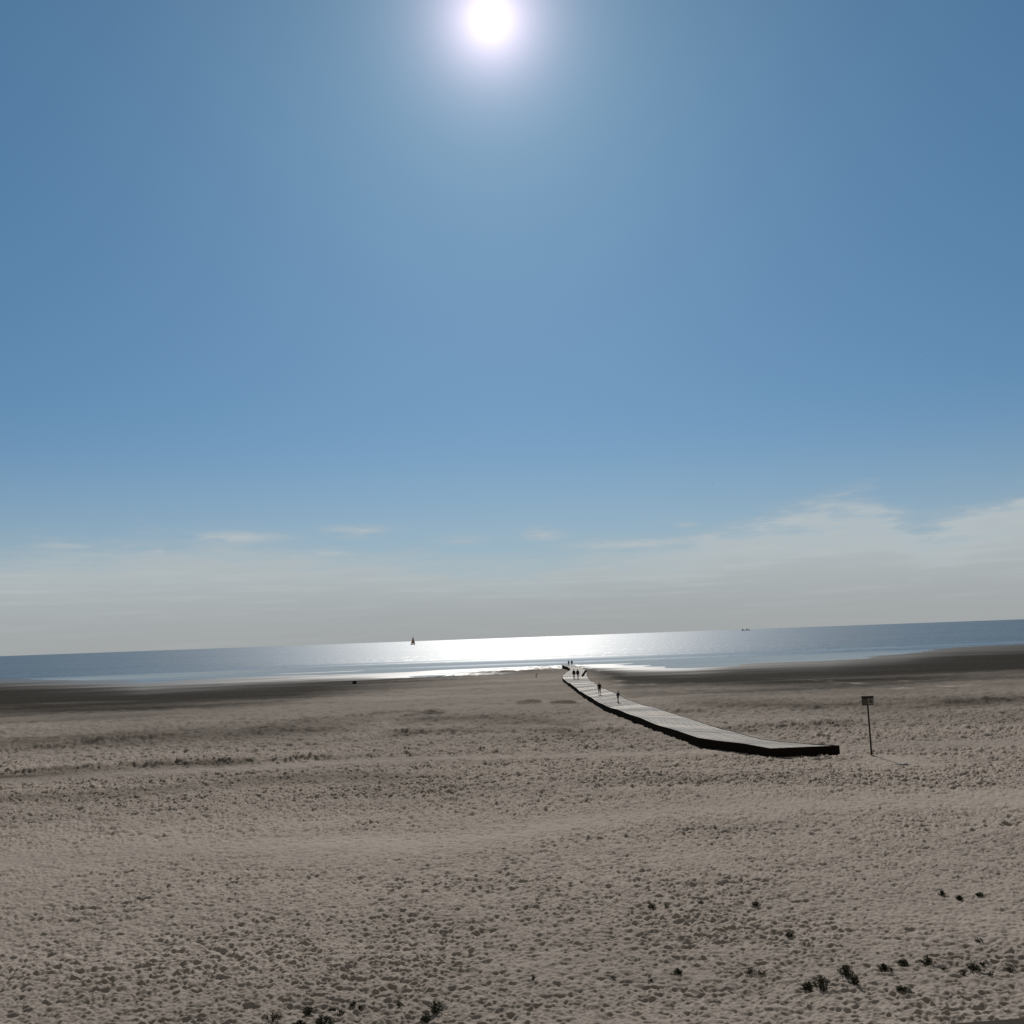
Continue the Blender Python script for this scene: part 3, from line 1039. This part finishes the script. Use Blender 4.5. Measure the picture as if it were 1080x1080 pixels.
G_P = 'people walking on the boardwalk'
person_at(605.6, 716.3, label='person in bulky black jacket and beige trousers, left of the close pair on the deck', rz=PI + 0.2, h=1.75, top_m=M_cloth['black_cloth'],
          leg_m=M_cloth['beige_cloth'], hair_m=M_hair_d, stride=0.25, arms=(0.2, 0.1), group=G_P, coat=True)
person_at(609.6, 716.4, label='person in bulky navy jacket and denim trousers, right of the close pair on the deck', rz=PI + 0.1, h=1.78, top_m=M_cloth['navy_cloth'],
          leg_m=M_cloth['blue_denim'], hair_m=M_hair_b, stride=-0.25, arms=(0.1, 0.2), group=G_P, coat=True, long_hair=True)
person_at(632.5, 733.2, label='person in black top and light shorts walking alone along the right of the deck', rz=PI - 0.2, h=1.62, top_m=M_cloth['black_cloth'],
          leg_m=M_cloth['black_cloth'], hair_m=M_hair_d, stride=0.14, arms=(0.1, -0.1), group=G_P, bare_legs=True)
person_at(652.0, 741.4, label='child in charcoal clothes striding ahead, nearest of the walkers on the deck', rz=PI + 0.9, h=1.36, top_m=M_cloth['charcoal_cloth'],
          leg_m=M_cloth['black_cloth'], hair_m=M_hair_d, stride=0.22, arms=(0.3, 0.3), group=G_P, lean=0.10)
G_F = 'people standing at the far end of the boardwalk'
person_at(599.9, 702.6, sand=True, label='person in brown on the sand beyond the far boardwalk end, left of two', rz=0.3, h=1.66, top_m=M_cloth['brown_cloth'],
          leg_m=M_cloth['charcoal_cloth'], hair_m=M_hair_d, arms=(0.1, 0.1), group=G_F)
person_at(603.3, 702.6, sand=True, label='person in black on the sand beyond the far boardwalk end, right of two', rz=-0.2, h=1.72, top_m=M_cloth['black_cloth'],
          leg_m=M_cloth['charcoal_cloth'], hair_m=M_hair_d, arms=(0.1, 0.1), group=G_F, coat=True)

# a dark timber leaning by the deck, beside the pair
lp = at(613.8, 714.0, DECK)
tp = EYE + ray(618.3, 707.0) * ((lp.y + 0.25) / ray(618.3, 707.0).y)
beam = empty('timber_post', (lp.x, lp.y, DECK + 0.06))
props(beam, 'thick dark timber post leaning to the right beside the walking pair', 'post')
bm = bmesh.new()
v_ = tp - Vector((lp.x, lp.y, DECK + 0.06))
add_tube(bm, [(0, 0, 0), tuple(v_ * 0.5), tuple(v_ * 0.97), tuple(v_)], [0.22, 0.215, 0.21, 0.17], 12)
obj('shaft', bm, M_darkwood, beam, True)
bm = bmesh.new()
add_tube(bm, [tuple(v_ * 0.80), tuple(v_ * 0.86)], [0.228, 0.228], 12)
obj('iron_band', bm, M_black, beam, True)

# small weathered stake out on the flat sand
p = on_ground(565.4, 714.5)
stake = empty('marker_stake', p)
props(stake, 'short dark stake with a pale tag, alone on the sand left of the boardwalk bend', 'stake')
bm = bmesh.new()
add_tube(bm, [(0, 0, -0.3), (0.02, 0, 0.35), (0.05, 0, 0.62)], [0.085, 0.08, 0.06], 9)
obj('shaft', bm, M_darkwood, stake, True)
bm = bmesh.new()
add_box(bm, (0.22, 0.0, 0.68), (0.42, 0.05, 0.16), Matrix.Rotation(-0.4, 3, 'Y'), 0.01)
obj('tag', bm, M_pale, stake)

# dark lump at the edge of the wet sand
p = on_ground(374, 721.2)
k = p.y / F
bm = bmesh.new()
bmesh.ops.create_icosphere(bm, subdivisions=4, radius=1.0)
from mathutils import noise as mn
for v in bm.verts:
    q = v.co.copy()
    d_ = 1 + 0.22 * mn.noise(q * 1.3 + Vector((4, 2, 7))) + 0.08 * mn.noise(q * 4.0)
    q = Vector([max(-0.78, min(0.78, c_)) for c_ in q]) * 1.15
    v.co = Vector((q.x * 2.15 * k * d_ + 0.35 * k * q.z, q.y * 2.0 * k * d_, q.z * 1.9 * k * d_ + 1.5 * k))
rock = obj('boulder', bm, plain('wet_black_stone', (0.03, 0.028, 0.025), 0.8, 0.2), None, True)
rock.location = p
props(rock, 'squat black boulder standing alone at the edge of the wet sand', 'boulder')

# ------------------------------------------------------------------ sailing boat
M_sail = plain('tan_sailcloth', (0.42, 0.29, 0.19), 0.9, 0.1, vary=0.1, scale=0.5)
M_sail2 = plain('dark_grey_sailcloth', (0.26, 0.22, 0.19), 0.9, 0.1, vary=0.1, scale=0.5)
for mm in (M_sail, M_sail2):
    ntx = mm.node_tree
    bsx = [q for q in ntx.nodes if q.type == 'BSDF_PRINCIPLED'][0]
    ox = [q for q in ntx.nodes if q.type == 'OUTPUT_MATERIAL'][0]
    tr = ntx.nodes.new('ShaderNodeBsdfTranslucent')
    tr.inputs[0].default_value = (0.42, 0.30, 0.21, 1) if mm is M_sail else (0.28, 0.25, 0.23, 1)
    mx = ntx.nodes.new('ShaderNodeMixShader')
    mx.inputs[0].default_value = 0.65
    ntx.links.new(bsx.outputs[0], mx.inputs[1])
    ntx.links.new(tr.outputs[0], mx.inputs[2])
    ntx.links.new(mx.outputs[0], ox.inputs[0])
M_hull = plain('dark_hull_paint', (0.07, 0.09, 0.10), 0.5, 0.4, vary=0.1)
M_mast = plain('varnished_spar', (0.16, 0.09, 0.05), 0.5, 0.4)


def hull_mesh(bm, L, B_, Dp, fore=0.55):
    n_s, n_k = 15, 9
    rings = []
    for i in range(n_s):
        t = i / (n_s - 1)
        x = (t - 0.5) * L
        wdt = B_ / 2 * math.sin(PI * min(1, 0.18 + t * 0.82) ** 0.9) ** 0.6 if t < 1 else 0.02
        wdt = max(wdt, 0.03)
        sheer = Dp * (1 + 0.35 * (2 * t - 1) ** 2)
        ring = []
        for k_ in range(n_k):
            a_ = PI * k_ / (n_k - 1)
            ring.append(bm.verts.new((x, -math.cos(a_) * wdt, sheer - math.sin(a_) ** 0.7 * (sheer + 0.5))))
        rings.append(ring)
    for i in range(n_s - 1):
        for k_ in range(n_k - 1):
            bm.faces.new((rings[i][k_], rings[i + 1][k_], rings[i + 1][k_ + 1], rings[i][k_ + 1]))
        bm.faces.new((rings[i][0], rings[i][-1], rings[i + 1][-1], rings[i + 1][0]))
    bm.faces.new(rings[0])
    bm.faces.new(rings[-1][::-1])


def sail(bm, tack, clew, head, belly, thick=0.06):
    n_ = 10
    tack, clew, head = Vector(tack), Vector(clew), Vector(head)
    nrm = (clew - tack).cross(head - tack).normalized()
    for sgn in (1, -1):
        grid = []
        for i in range(n_ + 1):
            u = i / n_
            A, B_ = tack.lerp(head, u), clew.lerp(head, u)
            grid.append([bm.verts.new(A.lerp(B_, j / n_) + nrm * (belly * math.sin(PI * j / n_) * (1 - u) + sgn * thick / 2)) for j in range(n_ + 1)])
        for i in range(n_):
            for j in range(n_):
                bm.faces.new((grid[i][j], grid[i][j + 1], grid[i + 1][j + 1], grid[i + 1][j]))


wl = at(435.6, 680.0, SEA)
boat = empty('sailing_boat', (wl.x, wl.y, SEA), math.radians(25))
props(boat, 'tan sailed two masted boat crossing the sun glitter near the horizon', 'sailing boat')
hB = 9.2 * wl.y / F
Lb = hB * 0.52
bm = bmesh.new()
hull_mesh(bm, Lb, Lb * 0.28, hB * 0.07)
obj('hull', bm, M_hull, boat, True)
bm = bmesh.new()
add_tube(bm, [(Lb * 0.06, 0, 0), (Lb * 0.06, 0, hB)], [0.22, 0.12], 10)
obj('mast', bm, M_mast, boat, True)
bm = bmesh.new()
sail(bm, (Lb * 0.04, 0, hB * 0.13), (-Lb * 0.46, Lb * 0.10, hB * 0.12), (Lb * 0.045, 0, hB * 0.96), Lb * 0.05)
obj('mainsail', bm, M_sail, boat, True)
bm = bmesh.new()
sail(bm, (Lb * 0.52, 0, hB * 0.10), (Lb * 0.10, Lb * 0.06, hB * 0.13), (Lb * 0.075, 0, hB * 0.86), Lb * 0.04)
obj('jib', bm, M_sail2, boat, True)
bm = bmesh.new()
add_tube(bm, [(Lb * 0.05, 0, hB * 0.12), (-Lb * 0.47, Lb * 0.10, hB * 0.115)], [0.12, 0.09], 8)
obj('boom', bm, M_mast, boat, True)

# two little ships on the skyline
M_ship = plain('blue_grey_ship_paint', (0.10, 0.13, 0.17), 0.7, 0.2, vary=0.1, scale=0.2)
M_ship2 = plain('pale_ship_paint', (0.22, 0.25, 0.28), 0.7, 0.2, vary=0.1, scale=0.2)
for (px, py, dist, L, lab) in ((784.0, 663.4, 7000.0, 24.0, 'small dark trawler on the skyline, left of the pair of tiny ships'),
                               (788.6, 663.2, 7200.0, 27.0, 'pale blunt trawler on the skyline, right of the pair of tiny ships')):
    d_ = ray(px, py)
    t_ = dist / d_.y
    sh = empty('trawler', (d_.x * t_, dist, SEA), random.uniform(-0.4, 0.4))
    props(sh, lab, 'ship', 'ships on the skyline')
    bm = bmesh.new()
    hull_mesh(bm, L, L * 0.28, L * 0.16)
    obj('hull', bm, M_ship, sh, True)
    bm = bmesh.new()
    add_box(bm, (-L * 0.22, 0, L * 0.30), (L * 0.26, L * 0.18, L * 0.30), bevel=0.3)
    add_box(bm, (-L * 0.20, 0, L * 0.475), (L * 0.16, L * 0.15, L * 0.05), bevel=0.1)
    obj('wheelhouse', bm, M_ship2, sh)
    bm = bmesh.new()
    add_tube(bm, [(L * 0.12, 0, L * 0.1), (L * 0.12, 0, L * 0.62)], [0.3, 0.2], 8)
    add_tube(bm, [(L * 0.12, 0, L * 0.2), (L * 0.34, 0, L * 0.5)], [0.2, 0.15], 8)
    obj('mast', bm, M_ship, sh, True)

# ------------------------------------------------------------------ gulls
M_gull = plain('grey_feathers', (0.26, 0.27, 0.29), 0.9, 0.1, vary=0.15)


def gull(px, py, dist, span, rz, lab):
    d_ = ray(px, py)
    p = EYE + d_ * (dist / d_.y)
    root = empty('gull', p, rz)
    props(root, lab, 'gull', 'gulls in the sky')
    s = span
    bm = bmesh.new()
    add_tube(bm, [(0, -0.20 * s, 0.0), (0, -0.10 * s, 0), (0, 0.02 * s, 0), (0, 0.11 * s, 0.01 * s), (0, 0.16 * s, 0.02 * s), (0, 0.20 * s, 0.015 * s), (0, 0.23 * s, 0.01 * s)],
             [0.015 * s, 0.035 * s, 0.055 * s, 0.04 * s, 0.032 * s, 0.022 * s, 0.006 * s], 10)
    obj('body', bm, M_gull, root, True)
    for q in (-1, 1):
        bm = bmesh.new()
        prof = [(0.02, 0.06, -0.07, 0.0), (0.2, 0.09, -0.05, 0.09), (0.34, 0.07, -0.03, 0.06), (0.5, -0.02, -0.05, 0.0)]
        up_r = [[bm.verts.new((q * x * s, y_ * s, (z_ + t_) * s)) for y_ in (yf, yb)] for (x, yf, yb, z_) in prof for t_ in (0.008,)]
        lo_r = [[bm.verts.new((q * x * s, y_ * s, (z_ - 0.004) * s)) for y_ in (yf, yb)] for (x, yf, yb, z_) in prof]
        for i in range(3):
            bm.faces.new((up_r[i][0], up_r[i][1], up_r[i + 1][1], up_r[i + 1][0]))
            bm.faces.new((lo_r[i][0], lo_r[i + 1][0], lo_r[i + 1][1], lo_r[i][1]))
            bm.faces.new((up_r[i][0], up_r[i + 1][0], lo_r[i + 1][0], lo_r[i][0]))
            bm.faces.new((up_r[i][1], lo_r[i][1], lo_r[i + 1][1], up_r[i + 1][1]))
        bm.faces.new((up_r[3][0], up_r[3][1], lo_r[3][1], lo_r[3][0]))
        obj('wing', bm, M_gull, root)
    return root


gull(751, 510.5, 420, 1.3, 0.6, 'distant gull flying just above the cloud bank right of the middle')
gull(972, 379.5, 470, 1.3, -0.7, 'highest distant gull in the blue sky at the right')
gull(947, 427.5, 560, 1.3, 1.2, 'distant gull below the highest one in the blue sky at the right')

# ------------------------------------------------------------------ plants on the sand
M_leaf = []
for nm, c0, c1 in (('dark_beach_leaf', (0.028, 0.034, 0.018), (0.065, 0.072, 0.038)), ('dry_beach_leaf', (0.06, 0.052, 0.034), (0.13, 0.11, 0.075))):
    mt, nt_, bs_ = mat(nm)
    g = G(nt_)
    P = g.node('ShaderNodeTexCoord').outputs['Object']
    g.put(bs_.inputs['Base Color'], g.mixc(g.smooth(g.noise(P, 14.0, 3.0, 0.6), 0.35, 0.65), c0 + (1,), c1 + (1,)))
    bs_.inputs['Roughness'].default_value = 0.75
    bs_.inputs['Specular IOR Level'].default_value = 0.15
    M_leaf.append(mt)
M_stem = plain('plant_stem', (0.07, 0.055, 0.035), 0.9, 0.1)


def plant(px, py, wpx, hpx, lab, group, sparse=False, dry=False):
    p = on_ground(px, py)
    k_ = p.y / F
    w_m, h_m = wpx * k_ * 1.0, hpx * k_ * 0.78
    root = empty('beach_plant', (p.x, p.y, p.z - 0.01), random.uniform(0, 6.28))
    props(root, lab, 'plant', group)
    stems, leaves = bmesh.new(), bmesh.new()
    n_st = max(6, int(26 * w_m / 0.4)) if not sparse else max(8, int(22 * w_m / 0.4))
    for _ in range(n_st):
        a_ = random.uniform(0, 2 * PI)
        rr = (random.random() ** 0.6) * w_m * 0.5
        hh = h_m * (1 - 0.55 * (rr / (w_m * 0.5)) ** 2) * random.uniform(0.6, 1.15)
        b_ = Vector((math.cos(a_) * rr * 0.45, math.sin(a_) * rr * 0.45, -0.03))
        e_ = Vector((math.cos(a_) * rr, math.sin(a_) * rr, hh))
        m_ = b_.lerp(e_, 0.55) + Vector((random.uniform(-1, 1), random.uniform(-1, 1), 0.3)) * 0.03
        add_tube(stems, [tuple(b_), tuple(m_), tuple(e_)], [0.006, 0.005, 0.003], 5)
        nl = 5 if sparse else 15
        for q in range(nl):
            t = 0.25 + 0.75 * (q + random.random()) / nl
            c_ = (b_.lerp(m_, t * 2) if t < 0.5 else m_.lerp(e_, t * 2 - 1))
            dr = Vector((random.gauss(0, 1), random.gauss(0, 1), random.uniform(-0.2, 0.9))).normalized()
            L_ = random.uniform(0.035, 0.075)
            wd = L_ * random.uniform(0.25, 0.45)
            sd = dr.cross(Vector((random.gauss(0, 1), random.gauss(0, 1), random.gauss(0, 1)))).normalized()
            nn = dr.cross(sd) * 0.006
            A = leaves.verts.new(c_)
            B1 = leaves.verts.new(c_ + dr * L_ * 0.5 + sd * wd * 0.5 + nn)
            Cc = leaves.verts.new(c_ + dr * L_)
            B2 = leaves.verts.new(c_ + dr * L_ * 0.5 - sd * wd * 0.5 + nn)
            leaves.faces.new((A, B1, Cc, B2))
    obj('stems', stems, M_stem, root)
    link_me = bpy.data.meshes.new('foliage')
    leaves.to_mesh(link_me)
    leaves.free()
    link('foliage', link_me, M_leaf[1] if dry else M_leaf[0], root)


GP = 'small plants growing on the open sand'
PL = [
    (852.5, 1044, 13, 11, 'round dark plant tuft, left half of the touching pair in the lower right sand', 0, 0),
    (866.5, 1043, 18, 17, 'bushy dark plant, right half of the touching pair in the lower right sand', 0, 0),
    (893.5, 1030, 20, 15, 'tallest dark plant in the lower right sand, upper half of a leaning clump', 0, 0),
    (901, 1039, 14, 14, 'dark plant low in front of the tallest one in the lower right sand', 0, 0),
    (792, 1027, 13, 9, 'thin straggly plant just left of the dark touching pair', 1, 0),
    (802.5, 1028, 8, 7, 'tiny sprig touching the right of the thin straggly plant', 1, 0),
    (932, 1023, 12, 8, 'small dark tuft first to the right of the tallest plant', 0, 0),
    (940, 1024, 7, 5, 'tiny sprig at the right foot of the first tuft beyond the tallest plant', 1, 0),
    (953, 1019, 13, 7, 'flat dark tuft second to the right of the tallest plant', 0, 0),
    (978, 1017, 15, 9, 'wide low dark tuft third to the right of the tallest plant', 0, 0),
    (951, 1045, 11, 7, 'dark tuft alone nearest the wooden rail', 0, 0),
    (960, 1048, 6, 6, 'upright tiny sprig beside the tuft nearest the rail', 1, 0),
    (996.5, 1024, 8, 5, 'tiny dark tuft between two larger tufts in the right row', 0, 0),
    (1015, 1028, 9, 6, 'faint thin tuft left of the last large tuft in the right row', 1, 0),
    (1028, 1024, 15, 10, 'last large dark tuft at the right end of the row', 0, 0),
    (1037, 1019, 6, 7, 'upright sprig at the right shoulder of the last large tuft', 1, 0),
    (1044, 1029, 7, 7, 'tiny sprig below and right of the last large tuft', 1, 0),
    (1066, 1023, 9, 8, 'sparse tuft close to the right border of the sand', 1, 0),
    (993.5, 944, 8, 6, 'leftmost of the three small tufts farther up at the right', 0, 0),
    (1012, 949, 11, 5, 'widest and middle one of the three small tufts farther up at the right', 0, 0),
    (1033, 945, 8, 5, 'rightmost of the three small tufts farther up at the right', 0, 0),
    (1033, 994, 9, 7, 'single tuft midway between the far trio and the right row', 1, 0),
    (832, 988, 7, 6, 'single small tuft above the dark touching pair', 0, 0),
    (797.5, 955, 7, 6, 'lone small tuft far up right of the middle', 0, 0),
    (687.5, 960, 9, 8, 'larger left one of two small tufts far up in the middle', 0, 0),
    (703, 957, 7, 4, 'smaller right one of two small tufts far up in the middle', 1, 0),
    (739, 954, 5, 8, 'thin upright sprig far up between the middle tufts and the lone one', 1, 0),
    (715, 1027, 9, 7, 'small dark tuft standing alone low in the middle right', 0, 0),
    (686, 1036, 8, 6, 'faint tuft left of the lone low one in the middle right', 1, 0),
    (647, 1032, 7, 5, 'faintest low tuft at the middle of the sand', 1, 0),
    (561, 1033, 7, 6, 'lone low tuft just right of the centre line', 1, 0),
    (288, 1077, 22, 12, 'wide pale dry straggly shrub at the bottom left edge of the sand', 1, 1),
    (324, 1070, 11, 10, 'knotted dark tuft beside the pale dry shrub', 0, 0),
    (316, 1082, 15, 7, 'dark low tuft cut by the bottom edge under the knotted one', 0, 0),
    (343, 1080, 22, 9, 'long low dark tuft trailing along the bottom edge', 0, 0),
    (351, 1067, 8, 7, 'small tuft above the long low one at the bottom edge', 0, 0),
    (359, 1071, 8, 8, 'spiky sprig at the right end of the long low tuft', 1, 0),
    (373, 1062, 9, 6, 'small tuft midway between the long low one and the tall bush', 0, 0),
    (380, 1064, 5, 5, 'tiny sprig touching the midway small tuft', 1, 0),
    (421, 1062, 7, 8, 'thin upright sprig left of the tall dark bush', 1, 0),
    (460, 1068, 17, 15, 'tall dark bush at the bottom edge near the middle', 0, 0),
    (450, 1079, 13, 12, 'dark lower bush at the left foot of the tall dark one', 0, 0),
]
for px, py, wp, hp, lab, spz, dr_ in PL:
    plant(px, py, wp, hp, lab, GP, bool(spz), bool(dr_))

# ------------------------------------------------------------------ viewing platform with its rail just under the lens
RZ = 8.5 - 0.50
a_ = at(952, 1081.0, RZ)
b_ = at(1080, 1071.5, RZ)
dr = (b_ - a_).normalized()
nrm = Vector((dr.y, -dr.x, 0))          # towards the viewer
plat = empty('viewing_platform', (0.0, 0.2, ground_z(0, 0.2)))
props(plat, 'dark wooden viewing platform on the dune with its hand rail at the bottom right corner', 'platform')
pb = plat.location.copy()
rotz = Matrix.Rotation(math.atan2(dr.y, dr.x), 3, 'Z')
mid_ = a_.lerp(b_, 0.5)
bm = bmesh.new()
c_ = mid_ + nrm * 0.07 - pb
add_box(bm, (c_.x, c_.y, RZ - 0.022 - pb.z), (7.0, 0.14, 0.044), rotz, 0.008)
obj('hand_rail', bm, M_rail, plat)
for k_ in range(-3, 4):
    q = mid_ + dr * (k_ * 1.1 + 0.3) + nrm * 0.07 - pb
    bm = bmesh.new()
    add_box(bm, (q.x, q.y, (RZ - 0.046 + 6.2) / 2 - pb.z), (0.09, 0.09, RZ - 0.046 - 6.2), rotz, 0.006)
    obj('post', bm, M_rail, plat)
for zr in (7.35, 7.65):
    bm = bmesh.new()
    q = mid_ + nrm * 0.135 - pb
    add_box(bm, (q.x, q.y, zr - pb.z), (7.0, 0.03, 0.11), rotz, 0.005)
    obj('lower_rail', bm, M_rail, plat)
bm = bmesh.new()
for k_ in range(20):
    q = mid_ + nrm * (0.25 + k_ * 0.145) - pb
    add_box(bm, (q.x, q.y, 6.94 - pb.z), (7.0, 0.135, 0.04), rotz, 0.004)
obj('deck', bm, M_rail, plat)


scene.view_settings.view_transform = 'Standard'
scene.view_settings.look = 'None'
scene.view_settings.exposure = 0.0
scene.view_settings.gamma = 1.0
scene.render.engine = 'CYCLES'
scene.cycles.max_bounces = 6
scene.cycles.sample_clamp_indirect = 3.0
scene.cycles.use_denoising = False
